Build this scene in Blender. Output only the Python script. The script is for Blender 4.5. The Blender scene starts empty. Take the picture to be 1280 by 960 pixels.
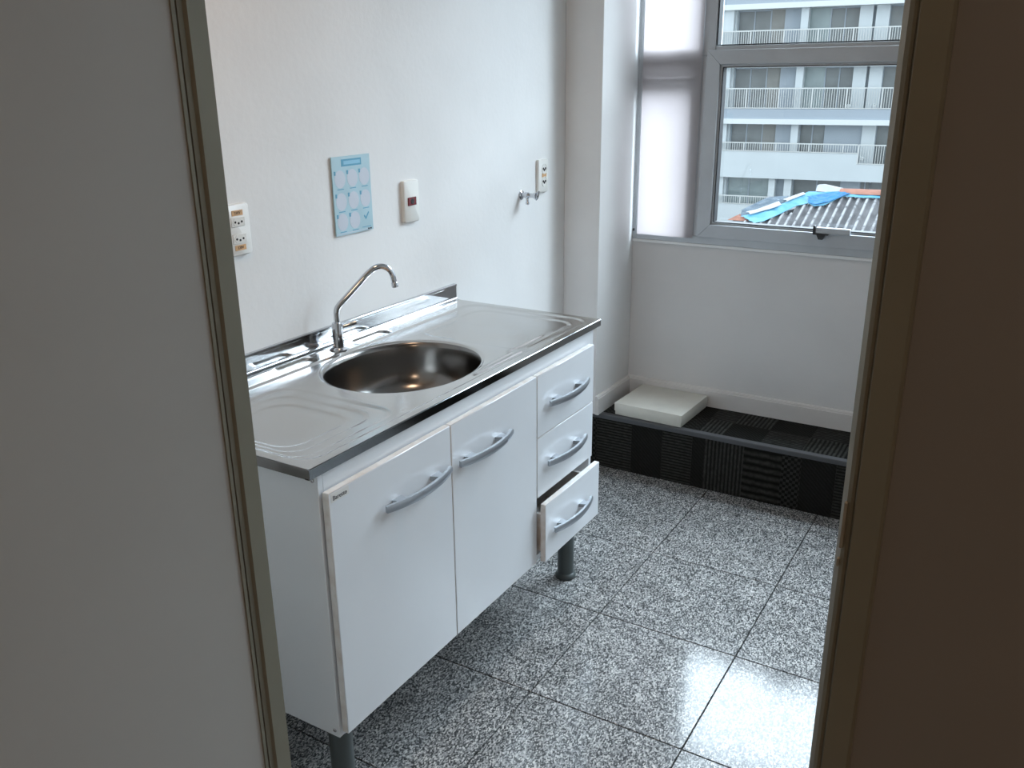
import bpy, bmesh, math, random
from mathutils import Vector, Matrix, noise
random.seed(7)
PI = math.pi
R = math.radians
scene = bpy.context.scene
col = scene.collection

# ------------------------------------------------------------------ camera
YAW, PITCH, ROLL, FPX = 31.1731, 19.0566, -0.5679, 1101.99
yw, pt, rl = R(YAW), R(PITCH), R(ROLL)
fw = Vector((-math.sin(yw)*math.cos(pt), math.cos(yw)*math.cos(pt), -math.sin(pt)))
rt = Vector((math.cos(yw), math.sin(yw), 0))
up = rt.cross(fw)
r2 = math.cos(rl)*rt + math.sin(rl)*up
u2 = -math.sin(rl)*rt + math.cos(rl)*up
cam_data = bpy.data.cameras.new('camera')
cam_data.sensor_width = 36
cam_data.lens = 36*FPX/1280
cam_data.clip_start = 0.02
cam_data.clip_end = 400
cam = bpy.data.objects.new('camera', cam_data)
col.objects.link(cam)
m = Matrix((r2, u2, -fw)).transposed().to_4x4()
m.translation = Vector((1.5702, -1.0436, 1.4958))
cam.matrix_world = m
scene.camera = cam

# ------------------------------------------------------------------ light and exposure
scene.view_settings.view_transform = 'Standard'
scene.view_settings.look = 'None'
scene.view_settings.gamma = 1
scene.view_settings.use_curve_mapping = False
scene.view_settings.exposure = 0.24
w = bpy.data.worlds.new('overcast_sky')
scene.world = w
w.use_nodes = True
bg = w.node_tree.nodes['Background']
bg.inputs['Color'].default_value = (0.80, 0.91, 1.0, 1)
bg.inputs['Strength'].default_value = 2.1


def area(name, loc, target, sx, sy, power, color):
    l = bpy.data.lights.new(name, 'AREA')
    l.shape = 'RECTANGLE'
    l.size = sx
    l.size_y = sy
    l.energy = power
    l.color = color
    o = bpy.data.objects.new(name, l)
    col.objects.link(o)
    o.location = loc
    o.rotation_euler = (Vector(target)-Vector(loc)).to_track_quat('-Z', 'Y').to_euler()
    return o


area('added_daylight_panel', (1.6, 4.3, 4.1), (0.9, 0.9, 0.6), 5.5, 3.4, 1300, (0.76, 0.89, 1.0))  # unseen panel added outside to strengthen the window daylight
area('warm_ceiling_lamp', (0.75, 0.05, 2.5), (0.75, 0.05, 0), 0.3, 0.3, 5.0, (1.0, 0.66, 0.42))
area('added_corridor_fill', (2.2, -2.2, 2.5), (2.2, -2.2, 0), 0.4, 0.4, 9, (1.0, 0.72, 0.5))  # invented unseen fill, lifts the dark right partition

# ------------------------------------------------------------------ materials


def mat(name, color, rough=0.5, metal=0.0, noise_amt=0.0, noise_scale=20.0, bump=0.0, bump_scale=200.0, spec=0.5, coat=0.0, color2=None):
    mt = bpy.data.materials.new(name)
    mt.use_nodes = True
    nt = mt.node_tree
    b = nt.nodes['Principled BSDF']
    b.inputs['Base Color'].default_value = (*color, 1)
    b.inputs['Roughness'].default_value = rough
    b.inputs['Metallic'].default_value = metal
    b.inputs['Specular IOR Level'].default_value = spec
    b.inputs['Coat Weight'].default_value = coat
    tc = nt.nodes.new('ShaderNodeTexCoord')
    n = nt.nodes.new('ShaderNodeTexNoise')
    n.inputs['Scale'].default_value = noise_scale
    n.inputs['Detail'].default_value = 5
    nt.links.new(tc.outputs['Object'], n.inputs['Vector'])
    mx = nt.nodes.new('ShaderNodeMix')
    mx.data_type = 'RGBA'
    c2 = color2 or tuple(c*(1-max(noise_amt, 0.03)) for c in color)
    mx.inputs[6].default_value = (*color, 1)
    mx.inputs[7].default_value = (*c2, 1)
    ramp = nt.nodes.new('ShaderNodeValToRGB')
    ramp.color_ramp.elements[0].position = 0.4
    ramp.color_ramp.elements[1].position = 0.65
    nt.links.new(n.outputs['Fac'], ramp.inputs['Fac'])
    nt.links.new(ramp.outputs['Color'], mx.inputs[0])
    nt.links.new(mx.outputs[2], b.inputs['Base Color'])
    if bump:
        n2 = nt.nodes.new('ShaderNodeTexNoise')
        n2.inputs['Scale'].default_value = bump_scale
        n2.inputs['Detail'].default_value = 4
        nt.links.new(tc.outputs['Object'], n2.inputs['Vector'])
        bp = nt.nodes.new('ShaderNodeBump')
        bp.inputs['Strength'].default_value = bump
        bp.inputs['Distance'].default_value = 0.002
        nt.links.new(n2.outputs['Fac'], bp.inputs['Height'])
        nt.links.new(bp.outputs['Normal'], b.inputs['Normal'])
    return mt


def granite():
    mt = bpy.data.materials.new('grey_granite')
    mt.use_nodes = True
    nt = mt.node_tree
    L = nt.links.new
    b = nt.nodes['Principled BSDF']
    tc = nt.nodes.new('ShaderNodeTexCoord')
    oi = nt.nodes.new('ShaderNodeObjectInfo')
    mp = nt.nodes.new('ShaderNodeMapping')
    mp.inputs['Rotation'].default_value = (0, 0, 0.6)
    mp.inputs['Scale'].default_value = (1, 0.6, 1)
    ad = nt.nodes.new('ShaderNodeVectorMath')
    ad.operation = 'MULTIPLY_ADD'
    cb = nt.nodes.new('ShaderNodeCombineXYZ')
    for k in range(3):
        L(oi.outputs['Random'], cb.inputs[k])
    ad.inputs[1].default_value = (11.0, 17.0, 5.0)
    L(cb.outputs[0], ad.inputs[0])
    L(tc.outputs['Object'], ad.inputs[2])
    nz = nt.nodes.new('ShaderNodeTexNoise')
    nz.inputs['Scale'].default_value = 90
    nz.inputs['Detail'].default_value = 2
    L(ad.outputs[0], nz.inputs['Vector'])
    dist = nt.nodes.new('ShaderNodeVectorMath')
    dist.operation = 'MULTIPLY_ADD'
    dist.inputs[1].default_value = (0.003, 0.003, 0.003)
    L(nz.outputs['Color'], dist.inputs[0])
    L(ad.outputs[0], dist.inputs[2])
    L(dist.outputs[0], mp.inputs['Vector'])
    v = nt.nodes.new('ShaderNodeTexVoronoi')
    v.inputs['Scale'].default_value = 345
    L(mp.outputs['Vector'], v.inputs['Vector'])
    sp = nt.nodes.new('ShaderNodeSeparateColor')
    L(v.outputs['Color'], sp.inputs[0])
    rp = nt.nodes.new('ShaderNodeValToRGB')
    rp.color_ramp.interpolation = 'CONSTANT'
    els = rp.color_ramp.elements
    els[0].position = 0
    els[0].color = (0.055, 0.058, 0.06, 1)
    els[1].position = 0.26
    els[1].color = (0.12, 0.124, 0.126, 1)
    for ps, c in ((0.46, (0.25, 0.253, 0.255)), (0.66, (0.35, 0.35, 0.345)), (0.84, (0.52, 0.51, 0.495))):
        e = els.new(ps)
        e.color = (*c, 1)
    L(sp.outputs[0], rp.inputs['Fac'])
    n3 = nt.nodes.new('ShaderNodeTexNoise')
    n3.inputs['Scale'].default_value = 14
    n3.inputs['Detail'].default_value = 4
    L(ad.outputs[0], n3.inputs['Vector'])
    mr = nt.nodes.new('ShaderNodeMapRange')
    mr.inputs[1].default_value = 0.3
    mr.inputs[2].default_value = 0.7
    mr.inputs[3].default_value = 0.78
    mr.inputs[4].default_value = 1.2
    L(n3.outputs['Fac'], mr.inputs[0])
    ml = nt.nodes.new('ShaderNodeVectorMath')
    ml.operation = 'SCALE'
    L(rp.outputs['Color'], ml.inputs[0])
    L(mr.outputs[0], ml.inputs['Scale'])
    L(ml.outputs[0], b.inputs['Base Color'])
    b.inputs['Roughness'].default_value = 0.13
    b.inputs['Specular IOR Level'].default_value = 0.30
    return mt


def steel(name, rough, stain=0.0, brush=0.0, base=(0.60, 0.61, 0.62)):
    mt = bpy.data.materials.new(name)
    mt.use_nodes = True
    nt = mt.node_tree
    L = nt.links.new
    b = nt.nodes['Principled BSDF']
    b.inputs['Metallic'].default_value = 1
    tc = nt.nodes.new('ShaderNodeTexCoord')
    n = nt.nodes.new('ShaderNodeTexNoise')
    n.inputs['Scale'].default_value = 7
    n.inputs['Detail'].default_value = 2
    n.inputs['Distortion'].default_value = 0.2
    L(tc.outputs['Object'], n.inputs['Vector'])
    rp = nt.nodes.new('ShaderNodeValToRGB')
    rp.color_ramp.elements[0].position = 0.30
    rp.color_ramp.elements[1].position = 0.75
    L(n.outputs['Fac'], rp.inputs['Fac'])
    mx = nt.nodes.new('ShaderNodeMix')
    mx.data_type = 'RGBA'
    mx.inputs[6].default_value = (*base, 1)
    mx.inputs[7].default_value = (base[0]*(1-.10*stain), base[1]*(1-.16*stain), base[2]*(1-.24*stain), 1)
    L(rp.outputs['Color'], mx.inputs[0])
    L(mx.outputs[2], b.inputs['Base Color'])
    mr = nt.nodes.new('ShaderNodeMapRange')
    mr.inputs[3].default_value = rough
    mr.inputs[4].default_value = rough*(1+.55*stain)
    L(rp.outputs['Color'], mr.inputs[0])
    L(mr.outputs[0], b.inputs['Roughness'])
    if brush:
        mp = nt.nodes.new('ShaderNodeMapping')
        mp.inputs['Scale'].default_value = (420, 6, 420)
        L(tc.outputs['Object'], mp.inputs['Vector'])
        n2 = nt.nodes.new('ShaderNodeTexNoise')
        n2.inputs['Scale'].default_value = 1
        n2.inputs['Detail'].default_value = 3
        L(mp.outputs['Vector'], n2.inputs['Vector'])
        bp = nt.nodes.new('ShaderNodeBump')
        bp.inputs['Strength'].default_value = brush
        bp.inputs['Distance'].default_value = 0.0006
        L(n2.outputs['Fac'], bp.inputs['Height'])
        L(bp.outputs['Normal'], b.inputs['Normal'])
    return mt


def carpet(name, base, line, scale, axis, amount):
    mt = bpy.data.materials.new(name)
    mt.use_nodes = True
    nt = mt.node_tree
    L = nt.links.new
    b = nt.nodes['Principled BSDF']
    b.inputs['Roughness'].default_value = 0.95
    b.inputs['Specular IOR Level'].default_value = 0.1
    tc = nt.nodes.new('ShaderNodeTexCoord')
    nz = nt.nodes.new('ShaderNodeTexNoise')
    nz.inputs['Scale'].default_value = 60
    L(tc.outputs['Object'], nz.inputs['Vector'])
    if axis == 'weave':
        wv = nt.nodes.new('ShaderNodeTexChecker')
        wv.inputs['Scale'].default_value = scale
        wv.inputs['Color1'].default_value = (1, 1, 1, 1)
        wv.inputs['Color2'].default_value = (0, 0, 0, 1)
        L(tc.outputs['Object'], wv.inputs['Vector'])
        out = wv.outputs['Color']
    else:
        wv = nt.nodes.new('ShaderNodeTexWave')
        wv.bands_direction = axis
        wv.inputs['Scale'].default_value = scale
        wv.inputs['Distortion'].default_value = 1.2
        wv.inputs['Detail'].default_value = 2
        wv.inputs['Detail Scale'].default_value = 3
        L(tc.outputs['Object'], wv.inputs['Vector'])
        out = wv.outputs['Color']
    mm = nt.nodes.new('ShaderNodeMath')
    mm.operation = 'MULTIPLY'
    mm.inputs[1].default_value = amount
    L(out, mm.inputs[0])
    m2 = nt.nodes.new('ShaderNodeMath')
    m2.operation = 'MULTIPLY'
    L(mm.outputs[0], m2.inputs[0])
    m3 = nt.nodes.new('ShaderNodeMath')
    m3.operation = 'MULTIPLY'
    m3.inputs[1].default_value = 1.8
    L(nz.outputs['Fac'], m3.inputs[0])
    L(m3.outputs[0], m2.inputs[1])
    mx = nt.nodes.new('ShaderNodeMix')
    mx.data_type = 'RGBA'
    mx.inputs[6].default_value = (*base, 1)
    mx.inputs[7].default_value = (*line, 1)
    L(m2.outputs[0], mx.inputs[0])
    L(mx.outputs[2], b.inputs['Base Color'])
    bp = nt.nodes.new('ShaderNodeBump')
    bp.inputs['Strength'].default_value = 0.8
    bp.inputs['Distance'].default_value = 0.004
    L(m2.outputs[0], bp.inputs['Height'])
    L(bp.outputs['Normal'], b.inputs['Normal'])
    return mt


def corrugated():
    mt = mat('fibre_cement_sheet', (0.13, 0.13, 0.138), 0.9, noise_amt=0.3, noise_scale=4, color2=(0.22, 0.22, 0.23))
    nt = mt.node_tree
    L = nt.links.new
    b = nt.nodes['Principled BSDF']
    src = b.inputs['Base Color'].links[0].from_socket
    tc = nt.nodes.new('ShaderNodeTexCoord')
    sx = nt.nodes.new('ShaderNodeSeparateXYZ')
    L(tc.outputs['Object'], sx.inputs[0])
    # lighter, patchy crests: cos(2 pi x / pitch) in the house's own coordinates
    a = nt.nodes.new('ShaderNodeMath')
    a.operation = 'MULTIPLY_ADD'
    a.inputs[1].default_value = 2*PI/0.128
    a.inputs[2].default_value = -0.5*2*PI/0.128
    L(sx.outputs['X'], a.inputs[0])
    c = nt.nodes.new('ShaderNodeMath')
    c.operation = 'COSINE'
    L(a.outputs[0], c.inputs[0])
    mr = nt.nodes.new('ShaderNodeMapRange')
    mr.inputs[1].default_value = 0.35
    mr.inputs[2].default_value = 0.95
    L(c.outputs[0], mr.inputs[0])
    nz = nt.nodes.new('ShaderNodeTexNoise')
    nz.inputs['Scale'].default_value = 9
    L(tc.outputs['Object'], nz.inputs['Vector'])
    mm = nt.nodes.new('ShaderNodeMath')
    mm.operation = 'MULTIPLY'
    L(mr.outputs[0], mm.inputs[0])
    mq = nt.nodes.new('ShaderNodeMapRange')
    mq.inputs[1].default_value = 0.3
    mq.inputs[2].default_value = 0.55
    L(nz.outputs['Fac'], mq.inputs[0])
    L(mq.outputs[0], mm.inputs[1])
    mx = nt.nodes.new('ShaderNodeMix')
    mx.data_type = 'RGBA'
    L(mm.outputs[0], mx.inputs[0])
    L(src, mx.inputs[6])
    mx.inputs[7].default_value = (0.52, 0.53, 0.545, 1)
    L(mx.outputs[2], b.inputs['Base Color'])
    return mt


def thin_glass(name, tint, refl=1.0):
    mt = bpy.data.materials.new(name)
    mt.use_nodes = True
    nt = mt.node_tree
    for nd in list(nt.nodes):
        nt.nodes.remove(nd)
    L = nt.links.new
    o = nt.nodes.new('ShaderNodeOutputMaterial')
    t = nt.nodes.new('ShaderNodeBsdfTransparent')
    t.inputs['Color'].default_value = (*tint, 1)
    g = nt.nodes.new('ShaderNodeBsdfGlossy')
    g.inputs['Roughness'].default_value = 0.02
    g.inputs['Color'].default_value = (0.9, 0.95, 1, 1)
    lw = nt.nodes.new('ShaderNodeLayerWeight')
    lw.inputs['Blend'].default_value = 0.5
    pw = nt.nodes.new('ShaderNodeMath')
    pw.operation = 'POWER'
    pw.inputs[1].default_value = 5
    L(lw.outputs['Facing'], pw.inputs[0])
    f = nt.nodes.new('ShaderNodeMath')
    f.operation = 'MULTIPLY_ADD'
    f.inputs[1].default_value = 0.92
    f.inputs[2].default_value = 0.07
    L(pw.outputs[0], f.inputs[0])
    tc = nt.nodes.new('ShaderNodeTexCoord')
    nz = nt.nodes.new('ShaderNodeTexNoise')
    nz.inputs['Scale'].default_value = 3
    L(tc.outputs['Object'], nz.inputs['Vector'])
    bp = nt.nodes.new('ShaderNodeBump')
    bp.inputs['Strength'].default_value = 0.02
    L(nz.outputs['Fac'], bp.inputs['Height'])
    L(bp.outputs['Normal'], g.inputs['Normal'])
    mx = nt.nodes.new('ShaderNodeMixShader')
    L(f.outputs[0], mx.inputs[0])
    L(t.outputs[0], mx.inputs[1])
    L(g.outputs[0], mx.inputs[2])
    L(mx.outputs[0], o.inputs[0])
    return mt


def blind_fabric():
    mt = bpy.data.materials.new('translucent_blind')
    mt.use_nodes = True
    nt = mt.node_tree
    for nd in list(nt.nodes):
        nt.nodes.remove(nd)
    L = nt.links.new
    o = nt.nodes.new('ShaderNodeOutputMaterial')
    t = nt.nodes.new('ShaderNodeBsdfTranslucent')
    t.inputs['Color'].default_value = (0.37, 0.325, 0.325, 1)
    d = nt.nodes.new('ShaderNodeBsdfDiffuse')
    tc = nt.nodes.new('ShaderNodeTexCoord')
    nz = nt.nodes.new('ShaderNodeTexNoise')
    nz.inputs['Scale'].default_value = 400
    L(tc.outputs['Object'], nz.inputs['Vector'])
    rp = nt.nodes.new('ShaderNodeValToRGB')
    rp.color_ramp.elements[0].color = (0.78, 0.75, 0.75, 1)
    rp.color_ramp.elements[1].color = (0.86, 0.82, 0.82, 1)
    L(nz.outputs['Fac'], rp.inputs['Fac'])
    L(rp.outputs['Color'], d.inputs['Color'])
    mx = nt.nodes.new('ShaderNodeMixShader')
    mx.inputs[0].default_value = 0.75
    L(d.outputs[0], mx.inputs[1])
    L(t.outputs[0], mx.inputs[2])
    L(mx.outputs[0], o.inputs[0])
    return mt


M = dict(
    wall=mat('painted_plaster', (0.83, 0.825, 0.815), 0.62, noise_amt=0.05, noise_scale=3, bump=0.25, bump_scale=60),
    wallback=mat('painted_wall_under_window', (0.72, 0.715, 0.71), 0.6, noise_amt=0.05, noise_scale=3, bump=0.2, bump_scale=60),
    ceiling=mat('ceiling_paint', (0.78, 0.78, 0.77), 0.8),
    granite=granite(),
    grout=mat('dark_grout', (0.035, 0.035, 0.035), 0.9),
    melamine=mat('white_melamine', (0.79, 0.815, 0.845), 0.28, noise_amt=0.03, noise_scale=4, coat=0.1),
    edging=mat('worn_white_edging', (0.78, 0.765, 0.75), 0.45, noise_amt=0.18, noise_scale=30, color2=(0.66, 0.61, 0.57)),
    inside=mat('dark_carcass_inside', (0.10, 0.09, 0.09), 0.7),
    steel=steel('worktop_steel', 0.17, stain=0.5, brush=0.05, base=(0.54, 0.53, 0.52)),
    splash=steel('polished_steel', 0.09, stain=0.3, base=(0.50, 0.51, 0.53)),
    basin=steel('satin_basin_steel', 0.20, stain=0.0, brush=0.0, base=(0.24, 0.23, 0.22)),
    apron=steel('apron_steel', 0.10, stain=0.2, base=(0.40, 0.42, 0.44)),
    chrome=mat('chrome', (0.62, 0.63, 0.66), 0.05, 1.0),
    handle=mat('silver_plastic_handle', (0.42, 0.45, 0.49), 0.32, 0.75),
    legs=mat('grey_green_leg_plastic', (0.075, 0.09, 0.09), 0.42),
    alu=mat('grey_window_aluminium', (0.50, 0.525, 0.55), 0.42, 0.25, noise_amt=0.08, noise_scale=8),
    gasket=mat('black_gasket', (0.02, 0.022, 0.025), 0.6),
    black=mat('black_plastic', (0.02, 0.02, 0.022), 0.4),
    base=mat('white_baseboard_paint', (0.72, 0.70, 0.68), 0.45, noise_amt=0.05, noise_scale=10),
    sill=mat('white_sill_paint', (0.83, 0.84, 0.84), 0.35),
    plate=mat('ivory_switch_plastic', (0.82, 0.81, 0.77), 0.3),
    platewhite=mat('white_socket_plastic', (0.78, 0.77, 0.74), 0.3),
    red=mat('dark_red_switch', (0.16, 0.008, 0.014), 0.25),
    hole=mat('dark_socket_hole', (0.012, 0.01, 0.01), 0.6),
    tag=mat('orange_voltage_sticker', (0.72, 0.44, 0.22), 0.6, noise_amt=0.2, noise_scale=80),
    ink=mat('dark_print_ink', (0.04, 0.04, 0.05), 0.6),
    card=mat('light_blue_card', (0.46, 0.66, 0.74), 0.35, noise_amt=0.08, noise_scale=14),
    cardpale=mat('pale_lilac_print', (0.62, 0.67, 0.75), 0.35),
    cardblue=mat('deep_blue_print', (0.12, 0.38, 0.55), 0.35),
    cardsky=mat('sky_blue_print', (0.28, 0.58, 0.76), 0.35),
    box=mat('off_white_board', (0.74, 0.73, 0.66), 0.5, noise_amt=0.08, noise_scale=9),
    nosing=mat('grey_rubber_nosing', (0.075, 0.078, 0.085), 0.5),
    jamb=mat('olive_anodised_aluminium', (0.27, 0.255, 0.195), 0.45, 0.2, noise_amt=0.06, noise_scale=10),
    leaf=mat('grey_door_laminate', (0.50, 0.49, 0.46), 0.55, noise_amt=0.03, noise_scale=3),
    panel=mat('shaded_partition_laminate', (0.25, 0.232, 0.212), 0.6, noise_amt=0.06, noise_scale=3),  # light laminate darkened: dim corridor shade put into the colour
    corridor=mat('corridor_paint', (0.40, 0.365, 0.335), 0.8),
    brass=mat('worn_strike_metal', (0.50, 0.44, 0.33), 0.4, 0.7),
    facade=mat('facade_white_render', (0.57, 0.615, 0.63), 0.8, noise_amt=0.05, noise_scale=0.4),
    fascia=mat('facade_blue_grey_render', (0.35, 0.40, 0.45), 0.8, noise_amt=0.04, noise_scale=0.4),
    facband=mat('facade_bright_band', (0.68, 0.71, 0.71), 0.7),
    facdoor=mat('facade_pale_blue_screen', (0.35, 0.40, 0.445), 0.6, noise_amt=0.06, noise_scale=1),
    faccurtain=mat('facade_beige_curtain', (0.27, 0.272, 0.255), 0.8, noise_amt=0.1, noise_scale=2),
    facglass=mat('facade_dark_glass', (0.175, 0.195, 0.195), 0.3, noise_amt=0.25, noise_scale=0.9),  # base lightened, distance haze put into the colour
    facgreen=mat('facade_green_glass', (0.29, 0.355, 0.355), 0.2, noise_amt=0.15, noise_scale=0.9),
    rail=mat('white_railing_paint', (0.60, 0.615, 0.60), 0.5),
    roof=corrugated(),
    tarp=mat('blue_tarpaulin', (0.12, 0.42, 0.66), 0.4, noise_amt=0.2, noise_scale=5, color2=(0.22, 0.52, 0.68)),
    tarpdark=mat('deep_blue_tarpaulin', (0.04, 0.25, 0.58), 0.4, noise_amt=0.25, noise_scale=6),
    plastic=mat('white_plastic_sheeting', (0.62, 0.64, 0.66), 0.4, noise_amt=0.15, noise_scale=6),
    greytarp=mat('grey_plastic_sheeting', (0.15, 0.21, 0.27), 0.4, noise_amt=0.3, noise_scale=5),
    terracotta=mat('terracotta_tile', (0.50, 0.235, 0.17), 0.7, noise_amt=0.25, noise_scale=6),
    housewall=mat('house_grey_wall', (0.26, 0.29, 0.32), 0.8),
    ground=mat('asphalt', (0.09, 0.09, 0.09), 0.9),
    lamp=mat('white_lamp_housing', (0.85, 0.85, 0.83), 0.4),
    glass=thin_glass('clear_window_glass', (0.90, 0.93, 0.94)),
    blind=blind_fabric(),
)
CP = [carpet('carpet_fine_across', (0.012, 0.012, 0.011), (0.055, 0.055, 0.05), 26, 'Z', 0.8),
      carpet('carpet_fine_upright', (0.013, 0.013, 0.012), (0.06, 0.06, 0.055), 22, 'X', 0.8),
      carpet('carpet_bold_across', (0.009, 0.009, 0.008), (0.045, 0.045, 0.04), 11, 'Z', 0.9),
      carpet('carpet_plain', (0.013, 0.013, 0.012), (0.03, 0.03, 0.028), 40, 'DIAGONAL', 0.4),
      carpet('carpet_weave', (0.011, 0.011, 0.010), (0.045, 0.045, 0.042), 90, 'weave', 0.8),
      carpet('carpet_ribs_lengthwise', (0.012, 0.012, 0.011), (0.075, 0.078, 0.072), 20, 'X', 0.85),
      carpet('carpet_ribs_crosswise', (0.012, 0.012, 0.011), (0.06, 0.062, 0.058), 20, 'Y', 0.85)]

# ------------------------------------------------------------------ helpers


def link(name, bm, material, parent=None, smooth=None):
    me = bpy.data.meshes.new(name)
    bmesh.ops.recalc_face_normals(bm, faces=bm.faces[:])
    bm.to_mesh(me)
    bm.free()
    o = bpy.data.objects.new(name, me)
    me.materials.append(material)
    if smooth is not None:
        me.shade_smooth()
        if smooth < 180:
            me.set_sharp_from_angle(angle=R(smooth))
    col.objects.link(o)
    if parent is not None:
        o.parent = parent
    return o


def add_box(bm, x0, x1, y0, y1, z0, z1, bev=0.0, seg=1):
    v = [bm.verts.new((x, y, z)) for x in (x0, x1) for y in (y0, y1) for z in (z0, z1)]
    F = [(0, 1, 3, 2), (4, 6, 7, 5), (0, 4, 5, 1), (2, 3, 7, 6), (0, 2, 6, 4), (1, 5, 7, 3)]
    fs = [bm.faces.new([v[i] for i in f]) for f in F]
    if bev:
        es = list({e for f in fs for e in f.edges})
        bmesh.ops.bevel(bm, geom=es, offset=bev, segments=seg, affect='EDGES', profile=0.5)
    return v


def box(name, material, parent, *a, bev=0.0, seg=1):
    bm = bmesh.new()
    add_box(bm, *a, bev=bev, seg=seg)
    return link(name, bm, material, parent, smooth=40 if bev else None)


def add_tube(bm, pts, r, seg=16, cap=True, flat=None):
    pts = [Vector(p) for p in pts]
    n = len(pts)
    rad = r if isinstance(r, (list, tuple)) else [r]*n
    rings = []
    ref = None
    for i, p in enumerate(pts):
        t = (pts[min(i+1, n-1)]-pts[max(i-1, 0)]).normalized()
        if ref is None:
            a = Vector((0, 0, 1)) if abs(t.z) < 0.9 else Vector((1, 0, 0))
            ref = (a-t*a.dot(t)).normalized()
        else:
            ref = (ref-t*ref.dot(t)).normalized()
        b = t.cross(ref)
        ring = []
        for k in range(seg):
            an = 2*PI*k/seg
            ring.append(bm.verts.new(p+rad[i]*(math.cos(an)*ref+math.sin(an)*b)))
        rings.append(ring)
    for i in range(n-1):
        for k in range(seg):
            bm.faces.new((rings[i][k], rings[i][(k+1) % seg], rings[i+1][(k+1) % seg], rings[i+1][k]))
    if cap:
        bm.faces.new(rings[0][::-1])
        bm.faces.new(rings[-1])


def tube(name, material, parent, pts, r, seg=16):
    bm = bmesh.new()
    add_tube(bm, pts, r, seg)
    return link(name, bm, material, parent, smooth=50)


def add_lathe(bm, prof, origin, axis=(0, 0, 1), seg=32):
    ax = Vector(axis).normalized()
    a = Vector((1, 0, 0)) if abs(ax.x) < 0.9 else Vector((0, 1, 0))
    a = (a-ax*a.dot(ax)).normalized()
    b = ax.cross(a)
    o = Vector(origin)
    rings = []
    for r, h in prof:
        if r < 1e-6:
            rings.append([bm.verts.new(o+ax*h)])
        else:
            rings.append([bm.verts.new(o+ax*h+r*(math.cos(2*PI*k/seg)*a+math.sin(2*PI*k/seg)*b)) for k in range(seg)])
    for A, B in zip(rings, rings[1:]):
        for k in range(seg):
            k2 = (k+1) % seg
            if len(A) == 1 and len(B) > 1:
                bm.faces.new((A[0], B[k], B[k2]))
            elif len(B) == 1 and len(A) > 1:
                bm.faces.new((A[k], A[k2], B[0]))
            elif len(A) > 1:
                bm.faces.new((A[k], A[k2], B[k2], B[k]))


def lathe(name, material, parent, prof, origin, axis=(0, 0, 1), seg=32):
    bm = bmesh.new()
    add_lathe(bm, prof, origin, axis, seg)
    return link(name, bm, material, parent, smooth=45)


def add_extrude(bm, poly, d):
    """poly: list of 3D points, extruded by vector d"""
    d = Vector(d)
    a = [bm.verts.new(Vector(p)) for p in poly]
    b = [bm.verts.new(Vector(p)+d) for p in poly]
    bm.faces.new(a[::-1])
    bm.faces.new(b)
    n = len(a)
    for i in range(n):
        bm.faces.new((a[i], a[(i+1) % n], b[(i+1) % n], b[i]))


def extrude(name, material, parent, poly, d, smooth=None):
    bm = bmesh.new()
    add_extrude(bm, poly, d)
    return link(name, bm, material, parent, smooth)


def thing(name, label, cat, loc=(0, 0, 0), group=None, rotz=0):
    o = bpy.data.objects.new(name, None)
    o.empty_display_size = 0.1
    o.location = loc
    o.rotation_euler = (0, 0, rotz)
    col.objects.link(o)
    o['label'] = label
    o['category'] = cat
    if group:
        o['group'] = group
    return o


def tag(o, label, cat, group=None):
    o['label'] = label
    o['category'] = cat
    if group:
        o['group'] = group
    return o


def struct(o):
    o['kind'] = 'structure'
    return o


def sempty(name, loc=(0, 0, 0)):
    o = bpy.data.objects.new(name, None)
    o.empty_display_size = 0.1
    o.location = loc
    col.objects.link(o)
    o['kind'] = 'structure'
    return o


def text_mesh(name, body, size, material, parent, origin, right, upv, depth=0.0002):
    cu = bpy.data.curves.new(name, 'FONT')
    cu.body = body
    cu.size = size
    cu.extrude = depth
    cu.align_x = 'CENTER'
    cu.align_y = 'CENTER'
    tmp = bpy.data.objects.new(name, cu)
    me = bpy.data.meshes.new_from_object(tmp)
    bpy.data.objects.remove(tmp)
    r = Vector(right).normalized()
    u = Vector(upv).normalized()
    n = r.cross(u)
    mm = Matrix((r, u, n)).transposed().to_4x4()
    mm.translation = Vector(origin)
    me.transform(mm)
    me.materials.clear()
    me.materials.append(material)
    o = bpy.data.objects.new(name, me)
    col.objects.link(o)
    o.parent = parent
    return o


# ------------------------------------------------------------------ setting: dimensions
XR = 2.75           # right wall
YW = 2.266          # window wall face
ZC = 2.62           # ceiling
YP = -0.40          # kitchen face of the partition with the doorway
XJL, XJR = 0.837, 1.476
STEPY, STEPZ = 1.964, 0.226
PILX, PILY = 0.149, 1.945
H = 0.8397

# ------------------------------------------------------------------ floor with granite tiles
floor = struct(box('floor', M['grout'], None, -1.2, 3.6, -2.6, YW+0.15, -0.12, -0.0085))
tx0, ty0, ts = 0.624, 1.008, 0.4105
for i in range(-5, 8):
    for j in range(-9, 4):
        x0 = tx0+i*ts+0.0017
        x1 = tx0+(i+1)*ts-0.0017
        y0 = ty0+j*ts+0.0017
        y1 = ty0+(j+1)*ts-0.0017
        lo = -1.2 if y1 < YP else 0.0
        hi = 3.6 if y1 < YP else XR
        x0, x1 = max(x0, lo), min(x1, hi)
        y0, y1 = max(y0, -2.6), min(y1, STEPY+0.02)
        if x1-x0 < 0.02 or y1-y0 < 0.02:
            continue
        box('tile', M['granite'], floor, x0, x1, y0, y1, -0.0085, 0.0, bev=0.0007)

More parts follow.
